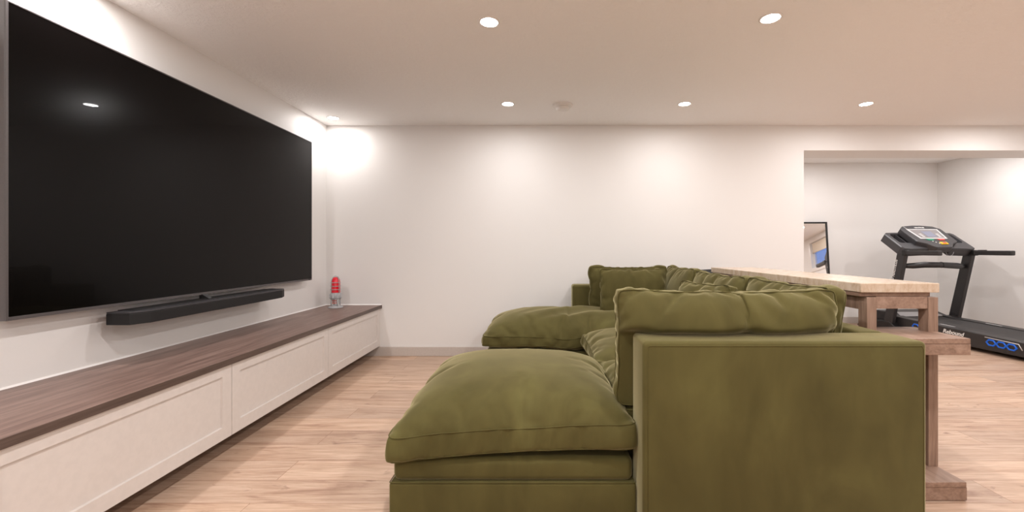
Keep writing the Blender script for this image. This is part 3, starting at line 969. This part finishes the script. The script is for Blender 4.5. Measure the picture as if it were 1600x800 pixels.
# cross bar with hand grips
pts = [(-0.41, 0.055, 0.86), (-0.30, 0.02, 0.862), (-0.20, -0.03, 0.875), (-0.02, -0.045, 0.873), (0.02, -0.045, 0.872), (0.22, -0.03, 0.862), (0.33, 0.02, 0.855), (0.41, 0.055, 0.855)]
bm = B(); tube(bm, pts, [0.026, 0.035, 0.036, 0.034, 0.034, 0.037, 0.034, 0.025], 16)
cb = L_('cross_bar', bm, M['dkgray'])
bm = B(); tube(bm, [(0.0, -0.045, 0.874), (0.006, -0.045, 0.874)], 0.037, 16)
L_('grip_joint', bm, M['black'], cb)
# side handles
for s in (-1, 1):
    bm = B()
    prism(bm, [(s * 0.445 - 0.027, 0.992), (s * 0.445 + 0.027, 0.992), (s * 0.445 + 0.027, 1.048), (s * 0.445 - 0.027, 1.048)], 'y', -0.45, -0.02, 0.012, 3)
    h = L_('handle', bm, M['dkgray'])
    b = B(); prism(b, [(s * 0.445 - 0.031, 0.986), (s * 0.445 + 0.031, 0.986), (s * 0.445 + 0.031, 1.054), (s * 0.445 - 0.031, 1.054)], 'y', -0.07, 0.0, 0.012, 3)
    L_('handle_cuff', b, M['black'], h)
    b = B(); box(b, s * 0.445 - 0.014, s * 0.445 + 0.014, -0.17, -0.09, 1.046, 1.056, 0.003)
    L_('handle_switch', b, M['black'], h)
# console wings with storage trays
def frame_plane(y0, z0, y1, z1, lift=0.0):
    """matrix: local x = width, local y up the slope, local z out of the slope"""
    ty = Vector((0, y1 - y0, z1 - z0)).normalized(); nz = Vector((0, -ty.z, ty.y))
    return rot_to(Vector((1, 0, 0)), ty, nz, (0, y0, z0))
W = frame_plane(-0.02, 1.085, 0.25, 1.275)
wl = math.hypot(0.27, 0.19)
for s in (-1, 1):
    bm = B()
    o_ = [(0.15, -0.02), (0.40, -0.035), (0.462, -0.02), (0.475, 0.02), (0.475, wl - 0.03), (0.44, wl), (0.15, wl + 0.01)]
    i_ = [(0.235, 0.10), (0.40, 0.10), (0.425, 0.12), (0.425, wl - 0.055), (0.40, wl - 0.03), (0.235, wl - 0.03)]
    # body slab with a sunken tray
    def ring(ps, z): return [bm.verts.new((s * p[0], p[1], z)) for p in ps]
    bot = ring(o_, -0.105); mid = ring(o_, -0.012)
    ins = [(p[0] + (0.008 if k in (0, 6) else -0.010 if k in (3, 4) else 0), p[1] + (0.008 if k < 3 else -0.006 if k > 3 else 0)) for k, p in enumerate(o_)]
    top = ring(ins, 0.0)
    n7 = len(o_)
    bm.faces.new(bot)
    for k in range(n7):
        k2 = (k + 1) % n7
        bm.faces.new((bot[k], bot[k2], mid[k2], mid[k])); bm.faces.new((mid[k], mid[k2], top[k2], top[k]))
    it = ring(i_, 0.0); ib = ring([(0.33 + (p[0] - 0.33) * 0.85, wl / 2 + 0.02 + (p[1] - wl / 2 - 0.02) * 0.8) for p in i_], -0.06)
    n6 = len(i_)
    for k in range(n6):
        k2 = (k + 1) % n6
        bm.faces.new((it[k], it[k2], ib[k2], ib[k]))
    bm.faces.new(ib)
    es = [bm.edges.get((top[k], top[(k + 1) % n7])) for k in range(n7)] + [bm.edges.get((it[k], it[(k + 1) % n6])) for k in range(n6)]
    bmesh.ops.triangle_fill(bm, edges=es, use_beauty=True)
    bmesh.ops.recalc_face_normals(bm, faces=bm.faces)
    bmesh.ops.transform(bm, matrix=W, verts=bm.verts)
    wg = L_('console_wing', bm, M['consolegray'])
    b = B(); box(b, s * 0.33 - 0.004, s * 0.33 + 0.004, 0.11, wl - 0.04, -0.055, -0.008, 0.001, mtx=W)
    L_('tray_divider', b, M['graytop'], wg)
# centre console
Cn = frame_plane(-0.08, 1.095, 0.27, 1.36)
cl = math.hypot(0.35, 0.265)
bm = B()
prism(bm, [(-0.10, -0.02), (0.10, -0.02), (0.165, 0.05), (0.27, 0.10), (0.28, cl - 0.07), (0.21, cl - 0.010), (0.06, cl + 0.012), (-0.06, cl + 0.012), (-0.21, cl - 0.010), (-0.28, cl - 0.07), (-0.27, 0.10), (-0.165, 0.05)], 'z', -0.075, 0.006, 0.012, 3)
bmesh.ops.transform(bm, matrix=Cn, verts=bm.verts)
cc = L_('console_head', bm, M['consolegray'])
bm = B(); prism(bm, [(-0.180, 0.152), (0.180, 0.152), (0.212, cl - 0.080), (-0.212, cl - 0.080)], 'z', 0.004, 0.010, 0.002)
bmesh.ops.transform(bm, matrix=Cn, verts=bm.verts)
L_('display_bezel', bm, M['silver'], cc)
bm = B(); prism(bm, [(-0.158, 0.170), (0.158, 0.170), (0.186, cl - 0.097), (-0.186, cl - 0.097)], 'z', 0.009, 0.0115)
bmesh.ops.transform(bm, matrix=Cn, verts=bm.verts)
L_('display_face', bm, M['panel'], cc)
bm = B(); prism(bm, [(-0.055, 0.185), (0.065, 0.185), (0.07, cl - 0.135), (-0.06, cl - 0.135)], 'z', 0.0105, 0.013)
bmesh.ops.transform(bm, matrix=Cn, verts=bm.verts)
L_('screen', bm, M['lcd'], cc)
for sx_ in (-1, 1):
    bm = B()
    for k in range(3):
        a0 = 0.092 + 0.002 * k
        box(bm, *(sorted((sx_ * a0, sx_ * (a0 + 0.035)))), 0.185 + k * 0.026, 0.200 + k * 0.026, 0.0105, 0.0135, 0.001, mtx=Cn)
    L_('menu_keys', bm, M['silver'], cc)
bm = B(); prism(bm, [(-0.12, 0.145), (-0.02, 0.145), (-0.03, 0.118), (-0.10, 0.118)], 'z', 0.005, 0.012, 0.001)
bmesh.ops.transform(bm, matrix=Cn, verts=bm.verts)
L_('start_key', bm, M['green'], cc)
bm = B(); prism(bm, [(0.03, 0.145), (0.12, 0.145), (0.115, 0.118), (0.05, 0.118)], 'z', 0.005, 0.012, 0.001)
bmesh.ops.transform(bm, matrix=Cn, verts=bm.verts)
L_('stop_key', bm, M['redkey'], cc)
bm = B(); box(bm, 0.0, 0.09, 0.035, 0.078, 0.005, 0.016, 0.003, mtx=Cn)
k_ = L_('safety_key', bm, M['yellow'], cc)
bm = B(); box(bm, 0.022, 0.068, 0.045, 0.066, 0.015, 0.021, 0.002, mtx=Cn)
L_('key_grip', bm, M['redkey'], k_)
bm = B()
for px, py in ((-0.07, 0.095), (-0.045, 0.075), (-0.02, 0.05)):
    box(bm, px, px + 0.014, py, py + 0.01, 0.005, 0.010, 0.001, mtx=Cn)
L_('small_keys', bm, M['print_white'], cc)
L_('lettering', text_bm('NAUTILUS', 0.028, Cn @ Matrix.Translation((0.0, cl - 0.045, 0.0065)), bold=0.001), M['print_white'], cc)
bm = B(); tube(bm, [Cn @ Vector((-0.205, cl - 0.03, 0.007)), Cn @ Vector((-0.19, cl - 0.075, 0.007))], 0.003, 6)
L_('accent_line', bm, M['silver'], cc)
# neck under the console
bm = B(); box(bm, -0.44, 0.44, 0.0, 0.09, 1.02, 1.10, 0.015, 3)
L_('console_beam', bm, M['black'])
# safety cord
bm = B(); tube(bm, [(0.10 + 0.05 * math.cos(t), -0.06, 1.03 + 0.05 * math.sin(t) * 0.9) for t in np.linspace(-PI, 0, 14)], 0.0018, 6)
L_('safety_cord', bm, M['hoodgray'])
